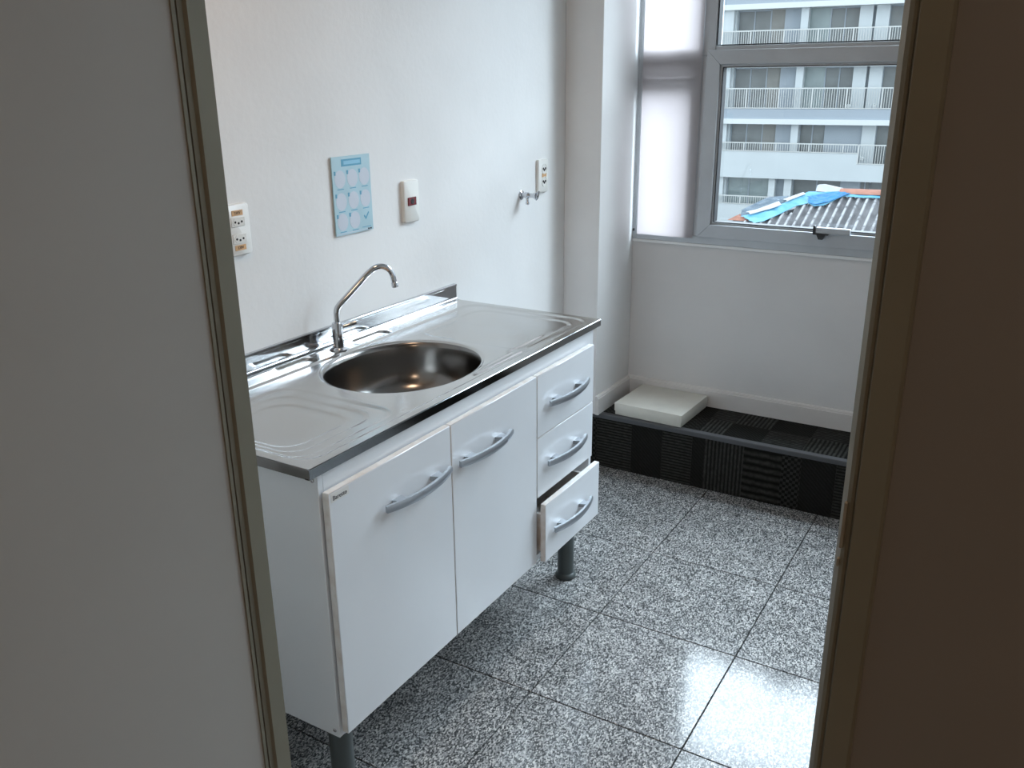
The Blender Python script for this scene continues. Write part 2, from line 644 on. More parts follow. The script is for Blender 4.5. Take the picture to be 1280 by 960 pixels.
# ------------------------------------------------------------------ walls
struct(box('wall_left', M['wall'], None, -0.15, 0.0, YP-0.2, YW+0.15, -0.12, ZC))
pil = struct(box('wall_corner', M['wall'], None, 0.0, PILX, PILY, YW, STEPZ, ZC, bev=0.004, seg=2))
wb = sempty('wall_back', (0, YW, 0))


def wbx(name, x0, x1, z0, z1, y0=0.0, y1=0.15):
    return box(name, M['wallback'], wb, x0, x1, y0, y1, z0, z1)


WX0, WX1, WZ0, WZ1 = PILX, 2.30, 0.885, 2.36
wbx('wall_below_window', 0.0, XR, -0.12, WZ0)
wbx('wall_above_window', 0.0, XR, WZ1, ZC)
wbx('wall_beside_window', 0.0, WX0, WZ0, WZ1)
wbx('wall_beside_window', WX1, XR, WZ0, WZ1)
struct(box('wall_right', M['wall'], None, XR, XR+0.12, YP, YW+0.15, -0.12, ZC))
struct(box('ceiling', M['ceiling'], None, -1.3, 3.7, -2.7, YW+0.15, ZC, ZC+0.12))
struct(box('wall_corridor_left', M['corridor'], None, -1.32, -1.2, -2.6, YP-0.04, -0.12, ZC))
struct(box('wall_corridor_right', M['corridor'], None, 3.6, 3.72, -2.6, YP-0.04, -0.12, ZC))
struct(box('wall_corridor_rear', M['corridor'], None, -1.2, 3.6, -2.72, -2.6, -0.12, ZC))

# partition with the doorway
wf = sempty('wall_front', (0, YP, 0))
box('partition_panel', M['leaf'], wf, -1.2, 0.79, -0.032, -0.002, 0, ZC)
box('partition_panel', M['panel'], wf, 1.505, 3.6, -0.034, -0.004, 0, ZC)
box('partition_panel', M['panel'], wf, 0.79, 1.505, -0.034, -0.004, 2.16, ZC)

# door frame, right jamb: lip, strike recess and flat face
dj = sempty('door_1', (0, YP, 0))
jr = extrude('jamb', M['jamb'], dj, [(1.476, 0.0, 0), (1.476, -0.026, 0), (1.4805, -0.034, 0), (1.4835, -0.036, 0), (1.4855, -0.034, 0),
                                      (1.4875, -0.0395, 0), (1.505, -0.0405, 0), (1.507, -0.038, 0), (1.507, 0.0, 0)], (0, 0, 2.16))
box('strike_plate', M['brass'], jr, 1.4795, 1.4815, -0.037, -0.0325, 1.172, 1.208)
box('strike_screw', M['brass'], jr, 1.4787, 1.4803, -0.0355, -0.032, 1.156, 1.162)
jl = extrude('jamb', M['jamb'], dj, [(XJL, 0.0, 0), (XJL, -0.0225, 0), (XJL-0.004, -0.0245, 0), (XJL-0.004, -0.031, 0), (XJL-0.035, -0.031, 0), (XJL-0.035, 0, 0)], (0, 0, 2.16))
box('lintel', M['jamb'], dj, XJL-0.035, 1.507, -0.036, 0, 2.12, 2.16)
# the open leaf, swung towards the camera
leaf = sempty('door_2', (XJL-0.004, YP-0.033, 0))
leaf.rotation_euler = (0, 0, R(1.0))
box('leaf_panel', M['leaf'], leaf, -0.035, -0.002, -0.62, -0.004, 0.012, 2.11)
box('edge_strip', M['jamb'], leaf, -0.036, 0.0, -0.0045, 0.0, 0.012, 2.11)
box('edge_strip', M['jamb'], leaf, -0.036, 0.0, -0.6245, -0.62, 0.012, 2.11)
lathe('door_knob', M['chrome'], leaf, [(0.024, 0), (0.024, 0.004), (0.01, 0.007), (0.01, 0.03), (0.024, 0.04), (0.026, 0.052), (0.018, 0.062), (0, 0.064)], (-0.002, -0.57, 1.02), (1, 0, 0), 24)

# ------------------------------------------------------------------ window
win = sempty('window_1', (0, YW, 0))


def wm(name, x0, x1, z0, z1, y0=-0.008, y1=0.06, mt='alu', parent=None, bev=0.0015):
    return box(name, M[mt], parent or win, x0, x1, y0, y1, z0, z1, bev=bev)


wm('frame_jamb', WX0, 0.167, WZ0, WZ1)
wm('frame_jamb', WX1-0.02, WX1, WZ0, WZ1)
wm('frame_rail', 0.167, WX1-0.02, WZ0, 0.915)
wm('frame_rail', 0.167, WX1-0.02, WZ1-0.03, WZ1)
MUL = [0.400, 1.330]
wm('mullion', 0.400, 0.448, 1.570, WZ1-0.03)
wm('mullion', 0.400, 0.4198, 0.915, 1.5695)
wm('mullion', 1.330, 1.378, 0.915, WZ1-0.03)
wm('transom', 0.167, 0.400, 1.535, 1.603, 0.0)
wm('transom', 0.4485, 1.3295, 1.568, 1.603)
wm('transom', 1.378, WX1-0.02, 1.568, 1.603)


def pane(x0, x1, z0, z1, parent, y=0.03):
    g = box('gasket', M['gasket'], parent, x0-0.002, x0+0.002, y-0.037, y, z0, z1)
    bm = bmesh.new()
    add_box(bm, x1-0.002, x1+0.002, y-0.037, y, z0, z1)
    add_box(bm, x0, x1, y-0.037, y, z0-0.0015, z0+0.0015)
    add_box(bm, x0, x1, y-0.037, y, z1-0.0015, z1+0.0015)
    link('gasket', bm, M['gasket'], parent)
    bm = bmesh.new()
    vs = [bm.verts.new(c) for c in ((x0, y, z0), (x1, y, z0), (x1, y, z1), (x0, y, z1))]
    bm.faces.new(vs)
    link('pane', bm, M['glass'], parent)


def frame_of(parent, x0, x1, z0, z1, wd, y0, y1, name='sash_rail', mt='alu'):
    # mitred four-piece frame
    def piece(pts):
        bm = bmesh.new()
        add_extrude(bm, [(p[0], y0, p[1]) for p in pts], (0, y1-y0, 0))
        es = [e for e in bm.edges]
        bmesh.ops.bevel(bm, geom=es, offset=0.0012, segments=1, affect='EDGES')
        return link(name, bm, M[mt], parent, smooth=40)
    a, b = wd, wd
    piece([(x0, z0), (x1, z0), (x1-a, z0+b), (x0+a, z0+b)])
    piece([(x0, z1), (x0+a, z1-b), (x1-a, z1-b), (x1, z1)])
    piece([(x0, z0), (x0+a, z0+b), (x0+a, z1-b), (x0, z1)])
    piece([(x1, z0), (x1, z1), (x1-a, z1-b), (x1-a, z0+b)])


def sash(x0, x1, z0, z1):
    s = bpy.data.objects.new('sash', None)
    col.objects.link(s)
    s.parent = win
    frame_of(s, x0, x1, z0, z1, 0.050, -0.016, 0.03)
    frame_of(s, x0+0.050, x1-0.050, z0+0.050, z1-0.050, 0.010, -0.004, 0.03)
    pane(x0+0.060, x1-0.060, z0+0.060, z1-0.060, s)
    return s


s1 = sash(0.420, 1.326, 0.913, 1.590)
s2 = sash(1.382, WX1-0.022, 0.913, 1.590)
pane(0.452, 1.326, 1.606, WZ1-0.03, win)
pane(1.378, WX1-0.02, 1.605, WZ1-0.03, win)
pane(0.167, 0.399, 1.605, WZ1-0.03, win, y=0.045)
pane(0.167, 0.400, 0.915, 1.505, win, y=0.045)
wm('thin_rail', 0.167, 0.400, 1.490, 1.502, 0.02)
wm('thin_stile', 0.362, 0.400, 0.915, 1.535, 0.004)
wm('thin_stile', 0.385, 0.400, 1.603, WZ1-0.03, 0.004)
# latch on the sash
lt = box('latch', M['alu'], s1, 0.866, 0.985, -0.030, -0.014, 0.962, 0.984, bev=0.002)
box('latch_hook', M['black'], lt, 0.858, 0.866, -0.034, -0.012, 0.960, 0.990, bev=0.001)
box('latch_hook', M['black'], lt, 0.858, 0.912, -0.034, -0.016, 0.958, 0.9625, bev=0.001)
extrude('latch_handle', M['black'], lt, [(0.872, -0.036, 0.959), (0.902, -0.036, 0.959), (0.894, -0.036, 0.942), (0.880, -0.036, 0.942)], (0, 0.018, 0))
struct(box('trim_1', M['sill'], None, WX0-0.02, WX1+0.02, YW-0.010, YW-0.0005, 0.874, 0.8845, bev=0.001))

# roller blind over the narrow left light
rb = thing('roller_blind', 'narrow white translucent roller blind hanging before the left strip of the window', 'blind', (0.287, YW-0.026, 0.9))
bx = lambda *a: tuple(a)
bm = bmesh.new()
NX, NZ = 6, 40
g = [[bm.verts.new((-0.115+0.232*i/NX, 0.006+0.002*math.sin(i*1.3+j*0.12), 0.006+1.47*j/NZ)) for i in range(NX+1)] for j in range(NZ+1)]
for j in range(NZ):
    for i in range(NX):
        bm.faces.new((g[j][i], g[j][i+1], g[j+1][i+1], g[j+1][i]))
link('fabric', bm, M['blind'], rb, smooth=180)
tube('roller', M['alu'], rb, [(-0.12, 0.005, 1.485), (0.12, 0.005, 1.485)], 0.016, 16)
bm = bmesh.new()
for xo in (-0.127, -0.1205):
    add_tube(bm, [(xo, -0.006, 0.03), (xo, -0.006, 1.485)], 0.0008, 5)
    for k in range(120):
        bmesh.ops.create_icosphere(bm, subdivisions=1, radius=0.0019, matrix=Matrix.Translation((xo, -0.006, 0.03+k*0.012)))
link('bead_chain', bm, M['alu'], rb, smooth=60)
lathe('chain_weight', M['black'], rb, [(0, -0.004), (0.004, -0.002), (0.004, 0.006), (0, 0.008)], (-0.124, -0.006, 0.022), (0, 0, 1), 12)

# ------------------------------------------------------------------ baseboards
bprof = [(0, 0), (0.014, 0), (0.014, 0.066), (0.011, 0.068), (0.011, 0.072), (0.007, 0.0767), (0, 0.0767)]
struct(extrude('baseboard_back', M['base'], None, [(PILX, YW-a, STEPZ+b) for a, b in bprof], (XR-PILX, 0, 0)))
struct(extrude('baseboard_corner', M['base'], None, [(PILX+a, PILY-0.002, STEPZ+b) for a, b in bprof], (0, YW-PILY-0.012, 0)))

# ------------------------------------------------------------------ carpeted step
step = thing('carpeted_step', 'low black carpeted step along the wall under the window', 'step', (0, STEPY, 0))
box('step_core', M['black'], step, 0.0, XR, 0.006, YW-STEPY, 0, STEPZ-0.008)
xb = [0.0, 0.15, 0.30, 0.345, 0.43, 0.55, 0.60, 0.75, 0.89, 0.96, 1.08, 1.24, 1.38, 1.5, 1.66, 1.8, 1.98, 2.1, 2.28, 2.46, 2.6, XR]
kinds = [4, 0, 3, 3, 0, 3, 1, 2, 4, 3, 0, 1, 3, 2, 4, 0, 1, 3, 0, 4, 1, 0]
for k in range(len(xb)-1):
    box('riser_carpet_tile', CP[kinds[k]], step, xb[k]+0.0004, xb[k+1]-0.0004, -0.001+0.0008*((k*7) % 3), 0.006, 0.0, STEPZ-0.016, bev=0.0006)
tb = [0.0, 0.2, 0.42, 0.56, 0.66, 0.80, 0.95, 1.10, 1.26, 1.42, 1.6, 1.78, 1.95, 2.12, 2.3, 2.5, XR]
tk = [4, 6, 4, 5, 3, 6, 5, 3, 6, 4, 5, 3, 6, 5, 4, 6, 5]
for k in range(len(tb)-1):
    for (a, b, sh) in ((0.022, 0.165, 0), (0.165, YW-STEPY, 2)):
        box('tread_carpet_tile', CP[tk[(k+sh) % len(tk)]], step, tb[k]+0.0004, tb[k+1]-0.0004, a+0.0004, b-0.0004, STEPZ-0.008, STEPZ-0.0012+0.0006*(k % 2), bev=0.0006)
extrude('nosing', M['nosing'], step, [(0, -0.004, STEPZ-0.017), (0, -0.004, STEPZ-0.002), (0, -0.002, STEPZ+0.0005), (0, 0.022, STEPZ+0.0005), (0, 0.022, STEPZ-0.008), (0, 0.004, STEPZ-0.017)], (XR, 0, 0))

# flat white box on the step
fb = thing('flat_box', 'flat off-white square box lying on the black carpeted step', 'box', (0.362, 2.113, STEPZ+0.001), rotz=R(-2.0))
box('body', M['box'], fb, -0.140, 0.140, -0.132, 0.132, 0.0, 0.047, bev=0.002, seg=2)
box('lid', M['box'], fb, -0.143, 0.143, -0.135, 0.135, 0.0165, 0.050, bev=0.0025, seg=2)
for sx in (-1, 1):
    box('corner_seam', M['edging'], fb, sx*0.128-0.0006, sx*0.128+0.0006, -0.1356, -0.134, 0.0175, 0.046)

# ------------------------------------------------------------------ sink worktop
sink = thing('sink_worktop', 'stainless steel sink worktop with round basin on the white cabinet', 'sink', (0, 0, 0))
BX, BY, BA, BB = 0.272, 0.588, 0.178, 0.208   # basin centre and half sizes (x, y)
X0, X1, Y0, Y1 = 0.014, 0.512, 0.0, 1.20


def sstep(a, b, t):
    t = max(0.0, min(1.0, (t-a)/(b-a)))
    return t*t*(3-2*t)


def sd_rr(x, y, cx, cy, hx, hy, r):
    qx, qy = abs(x-cx)-hx+r, abs(y-cy)-hy+r
    return math.hypot(max(qx, 0), max(qy, 0))+min(max(qx, qy), 0)-r


def top_z(x, y):
    z = H
    # border stays high, field inside is pressed down
    d = sd_rr(x, y, 0.285, 0.60, 0.205, 0.578, 0.05)
    z -= 0.0035*(1-sstep(-0.008, 0.004, d))
    # draining area left with one more step, fan of steps
    for k in range(3):
        d = sd_rr(x, y, 0.30, 0.175-0.01*k, 0.165-0.03*k, 0.145-0.025*k, 0.05)
        z -= 0.0020*(1-sstep(-0.006, 0.004, d))
    # right draining area and its long ribs along the front
    d = sd_rr(x, y, 0.30, 0.985, 0.165, 0.155, 0.05)
    z -= 0.0022*(1-sstep(-0.006, 0.004, d))
    for xr, ya, yb in ((0.462, 0.86, 1.10), (0.440, 0.80, 0.98), (0.470, 0.60, 0.82), (0.455, 0.58, 0.80)):
        d = sd_rr(x, y, xr, (ya+yb)/2, 0.003, (yb-ya)/2, 0.003)
        z += 0.0026*(1-sstep(-0.003, 0.006, d))
    # two soap recesses on the back ledge
    for ya, yb in ((0.385, 0.505), (0.665, 0.80)):
        d = sd_rr(x, y, 0.050, (ya+yb)/2, 0.024, (yb-ya)/2, 0.018)
        z -= 0.006*(1-sstep(-0.010, 0.003, d))
    return z


NA = 720
angs = [2*PI*k/NA for k in range(NA)]


def rect_hit(a):
    dx, dy = math.cos(a), math.sin(a)
    t = 1e9
    if dx > 1e-9:
        t = min(t, (X1-BX)/dx)
    if dx < -1e-9:
        t = min(t, (X0-BX)/dx)
    if dy > 1e-9:
        t = min(t, (Y1-BY)/dy)
    if dy < -1e-9:
        t = min(t, (Y0-BY)/dy)
    return BX+dx*t, BY+dy*t


# snap the four rays nearest the corners onto the corners
hits = [rect_hit(a) for a in angs]
for cx_, cy_ in ((X0, Y0), (X1, Y0), (X0, Y1), (X1, Y1)):
    k = min(range(NA), key=lambda i: math.hypot(hits[i][0]-cx_, hits[i][1]-cy_))
    hits[k] = (cx_, cy_)


def ell(a, s):
    # point of the basin outline in the direction a, slightly squared
    dx, dy = math.cos(a), math.sin(a)
    p_ = 2.15
    t = (abs(dx/BA)**p_+abs(dy/BB)**p_)**(-1/p_)
    return BX+dx*t*s, BY+dy*t*s


NR = 110
bm = bmesh.new()
rings = []
for j in range(NR+1):
    t = (j/NR)
    ring = []
    for k, a in enumerate(angs):
        ex, ey = ell(a, 1.0)
        hx, hy = hits[k]
        x, y = ex+(hx-ex)*t, ey+(hy-ey)*t
        de = math.hypot(x-ex, y-ey)
        z = top_z(x, y)
        z += (H-0.0035-z)*(1-sstep(0, 0.02, de))
        z -= 0.004*(1-sstep(0.0, 0.010, de))
        ring.append(bm.verts.new((x, y, z)))
    rings.append(ring)
for A, B in zip(rings, rings[1:]):
    for k in range(NA):
        bm.faces.new((A[k], A[(k+1) % NA], B[(k+1) % NA], B[k]))
link('worktop', bm, M['steel'], sink, smooth=180)

# basin
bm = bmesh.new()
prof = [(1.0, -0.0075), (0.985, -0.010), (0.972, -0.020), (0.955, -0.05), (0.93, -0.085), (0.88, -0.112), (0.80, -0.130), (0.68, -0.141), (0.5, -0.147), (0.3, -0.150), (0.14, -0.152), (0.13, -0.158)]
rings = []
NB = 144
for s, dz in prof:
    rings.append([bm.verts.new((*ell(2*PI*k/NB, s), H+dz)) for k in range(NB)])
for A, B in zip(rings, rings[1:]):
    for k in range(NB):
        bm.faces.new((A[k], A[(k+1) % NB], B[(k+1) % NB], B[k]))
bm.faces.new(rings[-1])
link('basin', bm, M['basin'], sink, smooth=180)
dr = lathe('drain', M['chrome'], sink, [(0, 0.004), (0.010, 0.004), (0.012, 0.001), (0.030, 0.0), (0.033, 0.003), (0.036, 0.0)], (BX, BY, H-0.1525), (0, 0, 1), 32)
# folded apron on three sides
ap = [(0.5135, H-0.0004), (0.5145, H-0.0012), (0.5145, H-0.020), (0.512, H-0.0215), (0.502, H-0.0215), (0.502, H-0.019), (0.5115, H-0.019), (0.5115, H-0.003)]
extrude('apron', M['apron'], sink, [(a, Y0-0.0015, b) for a, b in ap], (0, Y1-Y0+0.003, 0))
box('apron', M['apron'], sink, 0.002, 0.512, Y0-0.0015, Y0+0.0005, H-0.021, H-0.0006, bev=0.0005)
box('apron', M['apron'], sink, 0.002, 0.512, Y1-0.0005, Y1+0.0015, H-0.021, H-0.0006, bev=0.0005)
# backsplash: upright face with a cove to the worktop and a folded top
bp = [(0.001, 0.8895), (0.011, 0.8895), (0.0125, 0.888), (0.0125, 0.8825), (0.0105, 0.881), (0.0105, 0.8520)]
for k in range(7):
    a = k/6*PI/2
    bp.append((0.0105+0.010*(1-math.cos(a))*0.9, 0.8500-0.0095*math.sin(a)))
bp += [(0.0215, 0.8402), (0.0215, 0.8375), (0.001, 0.8375)]
extrude('backsplash', M['splash'], sink, [(a, Y0-0.001, b) for a, b in bp], (0, Y1-Y0+0.002, 0), smooth=35)

# ------------------------------------------------------------------ faucet
fa = thing('faucet', 'chrome swan-neck faucet at the back of the steel sink', 'faucet', (0.055, 0.598, H-0.0033))
lathe('base_flange', M['chrome'], fa, [(0, 0), (0.0245, 0), (0.0255, 0.002), (0.0245, 0.0065), (0.0160, 0.0085), (0.0140, 0.010)], (0, 0, 0), seg=40)
lathe('body', M['chrome'], fa, [(0.0138, 0.008), (0.0138, 0.072), (0.0130, 0.0745), (0.0078, 0.075), (0, 0.075)], (0, 0, 0), seg=40)
sd = Vector((math.sin(R(33)), math.cos(R(33)), 0))
ctrl = [(0.0, 0.070), (0.0, 0.090), (0.0010, 0.106), (0.006, 0.116), (0.020, 0.130), (0.050, 0.1575), (0.080, 0.1855), (0.094, 0.197), (0.108, 0.2055), (0.122, 0.2085), (0.135, 0.206), (0.146, 0.198), (0.1535, 0.185), (0.1575, 0.168), (0.160, 0.152)]


def smooth_path(c, n=4):
    out = []
    for i in range(len(c)-1):
        p0, p1, p2, p3 = [Vector(c[max(0, min(len(c)-1, i+d))]) for d in (-1, 0, 1, 2)]
        for s in range(n):
            t = s/n
            out.append(0.5*((2*p1)+(-p0+p2)*t+(2*p0-5*p1+4*p2-p3)*t*t+(-p0+3*p1-3*p2+p3)*t**3))
    out.append(Vector(c[-1]))
    return out


sp3 = [sd*q[0]+Vector((0, 0, q[1])) for q in smooth_path([(a, b) for a, b in ctrl])]
tube('spout', M['chrome'], fa, sp3, 0.0076, 24)
e = sp3[-1]
dn = (sp3[-1]-sp3[-2]).normalized()
tube('nozzle', M['chrome'], fa, [e-dn*0.012, e-dn*0.010, e+dn*0.001, e+dn*0.002], [0.0078, 0.0088, 0.0090, 0.0078], 20)
hd = Vector((math.sin(R(35)), math.cos(R(35)), 0.16)).normalized()
tube('handle', M['chrome'], fa, [Vector((0, 0, 0.060))+hd*0.012, Vector((0, 0, 0.060))+hd*0.024, Vector((0, 0, 0.061))+hd*0.036, Vector((0, 0, 0.062))+hd*0.050], [0.0050, 0.0044, 0.0056, 0.0060], 14)

# ------------------------------------------------------------------ base cabinet
CX0, CX1 = 0.012, 0.508
CY0, CY1 = 0.022, 1.166
CZ0, CZ1 = 0.232, H-0.0225
cab = thing('base_cabinet', 'white kitchen sink cabinet on grey legs with two doors and three drawers', 'cabinet', (0, 0, 0))
sp_ = box('side_panel', M['melamine'], cab, CX0, CX1, CY0, CY0+0.015, CZ0, CZ1, bev=0.001)
box('side_panel', M['melamine'], cab, CX0, CX1, CY1-0.015, CY1, CZ0, CZ1, bev=0.001)
box('divider', M['melamine'], cab, CX0, CX1-0.002, 0.802, 0.815, CZ0+0.015, CZ1)
box('bottom_panel', M['melamine'], cab, CX0, CX1, CY0+0.015, CY1-0.015, CZ0, CZ0+0.015)
box('back_panel', M['inside'], cab, CX0-0.004, CX0, CY0+0.015, CY1-0.015, CZ0, CZ1)
box('front_rail', M['melamine'], cab, CX1-0.015, CX1, CY0+0.015, CY1-0.015, 0.772, CZ1)
for zz in (0.806, 0.247):
    lathe('screw', M['chrome'], sp_, [(0, 0.002), (0.003, 0.002), (0.0048, 0.0008), (0.005, 0)], (CX1-0.012, CY0, zz), (0, -1, 0), 14)
DXa, DXb = 0.510, 0.527


def handle_mesh():
    """bow handle centred at the origin, length along y, standing off +x"""
    bm = bmesh.new()
    n = 20
    L_ = 0.112
    prev = None
    sec = []
    for i in range(n+1):
        t = -1+2*i/n
        y = L_*t
        x = 0.030-0.019*t*t
        hh = 0.0090-0.0016*abs(t)**3
        th = 0.0042
        dx = -0.038*t/L_
        nx, ny = 1/math.hypot(1, dx), -dx/math.hypot(1, dx)
        pts = [(-th, -hh), (th*0.5, -hh), (th, -hh*0.5), (th, hh*0.5), (th*0.5, hh), (-th, hh)]
        sec.append([bm.verts.new((x+a*nx, y+a*ny, b)) for a, b in pts])
    for A, B in zip(sec, sec[1:]):
        for k in range(6):
            bm.faces.new((A[k], A[(k+1) % 6], B[(k+1) % 6], B[k]))
    bm.faces.new(sec[0])
    bm.faces.new(sec[-1][::-1])
    return bm


def post_mesh(s):
    bm = bmesh.new()
    y = s*0.066
    add_extrude(bm, [(0, y-0.016, -0.005), (0, y+0.016, -0.005), (0.0185, y+0.009, -0.004), (0.0185, y-0.009, -0.004)], (0, 0, 0.010))
    return bm


hproto = link('bow', handle_mesh(), M['handle'], None, smooth=35)
hmesh = hproto.data
bpy.data.objects.remove(hproto)
pmeshes = []
for s in (-1, 1):
    q = link('post', post_mesh(s), M['handle'], None)
    pmeshes.append(q.data)
    bpy.data.objects.remove(q)


def put_handle(parent, x, y, z):
    # one joined handle: bow and its two posts
    bm = bmesh.new()
    bm.from_mesh(hmesh)
    for pm in pmeshes:
        bm.from_mesh(pm)
    bmesh.ops.translate(bm, verts=bm.verts[:], vec=(x, y, z))
    return link('handle', bm, M['handle'], parent, smooth=35)


def front(name, x, y0, y1, z0, z1):
    """door or drawer front: white face with a worn edging behind"""
    o = box(name, M['melamine'], cab, x-0.0155, x, y0, y1, z0, z1, bev=0.0012)
    bm = bmesh.new()
    add_box(bm, x-0.0150, x-0.0012, y0-0.0004, y0, z0+0.001, z1-0.001)
    add_box(bm, x-0.0150, x-0.0012, y1, y1+0.0004, z0+0.001, z1-0.001)
    add_box(bm, x-0.0150, x-0.0012, y0+0.001, y1-0.001, z1, z1+0.0004)
    link('edging', bm, M['edging'], o)
    return o


d1 = front('door', DXb, 0.0285, 0.4175, 0.246, 0.782)
put_handle(d1, DXb, 0.288, 0.688)
d2 = front('door', DXb, 0.4205, 0.8025, 0.246, 0.782)
put_handle(d2, DXb, 0.549, 0.685)
t_ = text_mesh('maker_sticker', 'Baretto', 0.0128, M['ink'], d1, (DXb+0.0006, 0.058, 0.769), (0, 1, 0), (0, 0, 1))
box('sticker_backing', M['platewhite'], d1, DXb-0.0001, DXb+0.0004, 0.034, 0.083, 0.7615, 0.7795)
f1 = front('drawer', DXb, 0.8065, 1.134, 0.612, 0.782)
put_handle(f1, DXb, 0.968, 0.694)
f2 = front('drawer', DXb, 0.8065, 1.134, 0.438, 0.609)
put_handle(f2, DXb, 0.960, 0.526)
f3 = front('drawer', 0.552, 0.8065, 1.134, 0.252, 0.424)
put_handle(f3, 0.552, 0.952, 0.338)
# box of the drawer that stands open
bm = bmesh.new()
add_box(bm, 0.10, 0.537, 0.822, 0.832, 0.272, 0.385)
add_box(bm, 0.10, 0.537, 1.112, 1.122, 0.272, 0.385)
add_box(bm, 0.10, 0.110, 0.832, 1.112, 0.272, 0.385)
add_box(bm, 0.10, 0.537, 0.832, 1.112, 0.272, 0.277)
link('drawer_box', bm, M['edging'], f3)
for lx, ly in ((0.448, 0.085), (0.440, 1.142), (0.07, 0.085), (0.07, 1.142)):
    lg = lathe('leg', M['legs'], cab, [(0, 0.0), (0.0255, 0.0), (0.0255, CZ0-0.012), (0.034, CZ0-0.010), (0.034, CZ0)], (lx, ly, 0.0), seg=32)
    lathe('foot', M['legs'], lg, [(0, 0.0), (0.031, 0.0), (0.033, 0.003), (0.033, 0.008), (0.029, 0.015), (0.0245, 0.018)], (lx, ly, 0.0005), seg=32)

# ------------------------------------------------------------------ wall fittings


def rplate(bm, y0, y1, z0, z1, x0, x1, r, n=6, dome=0.0):
    pts = []
    for cy_, cz_, a0 in ((y1-r, z1-r, 0), (y0+r, z1-r, 90), (y0+r, z0+r, 180), (y1-r, z0+r, 270)):
        for k in range(n+1):
            a = R(a0+90*k/n)
            pts.append((cy_+r*math.cos(a), cz_+r*math.sin(a)))
    cy_, cz_ = (y0+y1)/2, (z0+z1)/2
    rings = []
    for xx, s in ((x0, 1.0), (x0+(x1-x0)*0.6, 1.0), (x1-(x1-x0)*0.12, 0.97), (x1, 0.93)):
        rings.append([bm.verts.new((xx, cy_+(p[0]-cy_)*s, cz_+(p[1]-cz_)*(1-(1-s)*0.6))) for p in pts])
    for A, B in zip(rings, rings[1:]):
        for k in range(len(A)):
            bm.faces.new((A[k], A[(k+1) % len(A)], B[(k+1) % len(A)], B[k]))
    bm.faces.new(rings[-1])
    bm.faces.new(rings[0][::-1])


def socket(parent, y, z, x=0.009, wd=0.040, hh=0.022):
    b = box('socket', M['platewhite'], parent, x-0.002, x+0.0012, y-wd/2, y+wd/2, z-hh/2, z+hh/2, bev=0.0008)
    # hexagonal well face
    bm = bmesh.new()
    hx = [(-0.017, 0), (-0.010, 0.0085), (0.010, 0.0085), (0.017, 0), (0.010, -0.0085), (-0.010, -0.0085)]
    add_extrude(bm, [(x+0.0012, y+a*wd/0.040, z+c) for a, c in hx], (0.0006, 0, 0))
    link('socket_well', bm, M['plate'], b)
    bm = bmesh.new()
    for a, c in ((-0.0095, 0), (0, -0.003), (0.0095, 0)):
        add_lathe(bm, [(0, 0.0), (0.0026, 0.0), (0.0026, 0.0009), (0, 0.0009)], (x+0.0015, y+a*wd/0.040, z+c), (1, 0, 0), 12)
    link('socket_hole', bm, M['hole'], b)
    return b


ot = thing('wall_outlet', 'white double wall socket with orange voltage stickers beside the door leaf', 'socket', (0, 0.350, 1.180))
bm = bmesh.new()
rplate(bm, -0.036, 0.036, -0.058, 0.058, 0.0, 0.009, 0.008)
link('cover_plate', bm, M['platewhite'], ot, smooth=40)
b1 = socket(ot, 0.0, 0.018)
b2 = socket(ot, 0.0, -0.020)
for z, tx_ in ((0.038, '220V'), (-0.040, '220V')):
    s_ = box('voltage_sticker', M['tag'], ot, 0.0088, 0.0098, -0.016, 0.016, z-0.006, z+0.006)
    text_mesh('voltage_print', tx_, 0.0085, M['ink'], s_, (0.0100, 0, z), (0, 1, 0), (0, 0, 1))

sw = thing('wall_switch', 'ivory wall plate with a small dark red switch between poster and tap', 'switch', (0, 0.992, 1.170))
bm = bmesh.new()
rplate(bm, -0.036, 0.036, -0.059, 0.059, 0.0, 0.011, 0.007)
link('cover_plate', bm, M['plate'], sw, smooth=40)
rk = box('rocker', M['red'], sw, 0.010, 0.0135, -0.019, 0.019, -0.0115, 0.0115, bev=0.001)
lathe('indicator', M['hole'], rk, [(0, 0.001), (0.007, 0.001), (0.008, 0)], (0.0135, 0, 0), (1, 0, 0), 20)

so = thing('wall_outlet', 'ivory double socket plate high on the wall right of the chrome tap', 'socket', (0, 1.766, 1.170))
bm = bmesh.new()
rplate(bm, -0.036, 0.036, -0.058, 0.058, 0.0, 0.010, 0.007)
link('cover_plate', bm, M['plate'], so, smooth=40)
for z in (0.024, -0.020):
    bm = bmesh.new()
    add_lathe(bm, [(0.018, 0), (0.018, 0.0015), (0.0165, 0.0018), (0.0155, 0.0004), (0, 0.0004)], (0.010, 0.006, z), (1, 0, 0), 24)
    sk = link('socket', bm, M['plate'], so, smooth=40)
    bm = bmesh.new()
    for a, c in ((-0.0075, 0.001), (0.0, -0.004), (0.0075, 0.001)):
        add_lathe(bm, [(0, 0.0), (0.0042, 0.0), (0.0042, 0.0012), (0, 0.0012)], (0.0104, 0.006+a, z+c), (1, 0, 0), 12)
    link('socket_hole', bm, M['hole'], sk)
box('voltage_sticker', M['tag'], so, 0.0098, 0.0108, -0.011, 0.021, -0.004, 0.009)

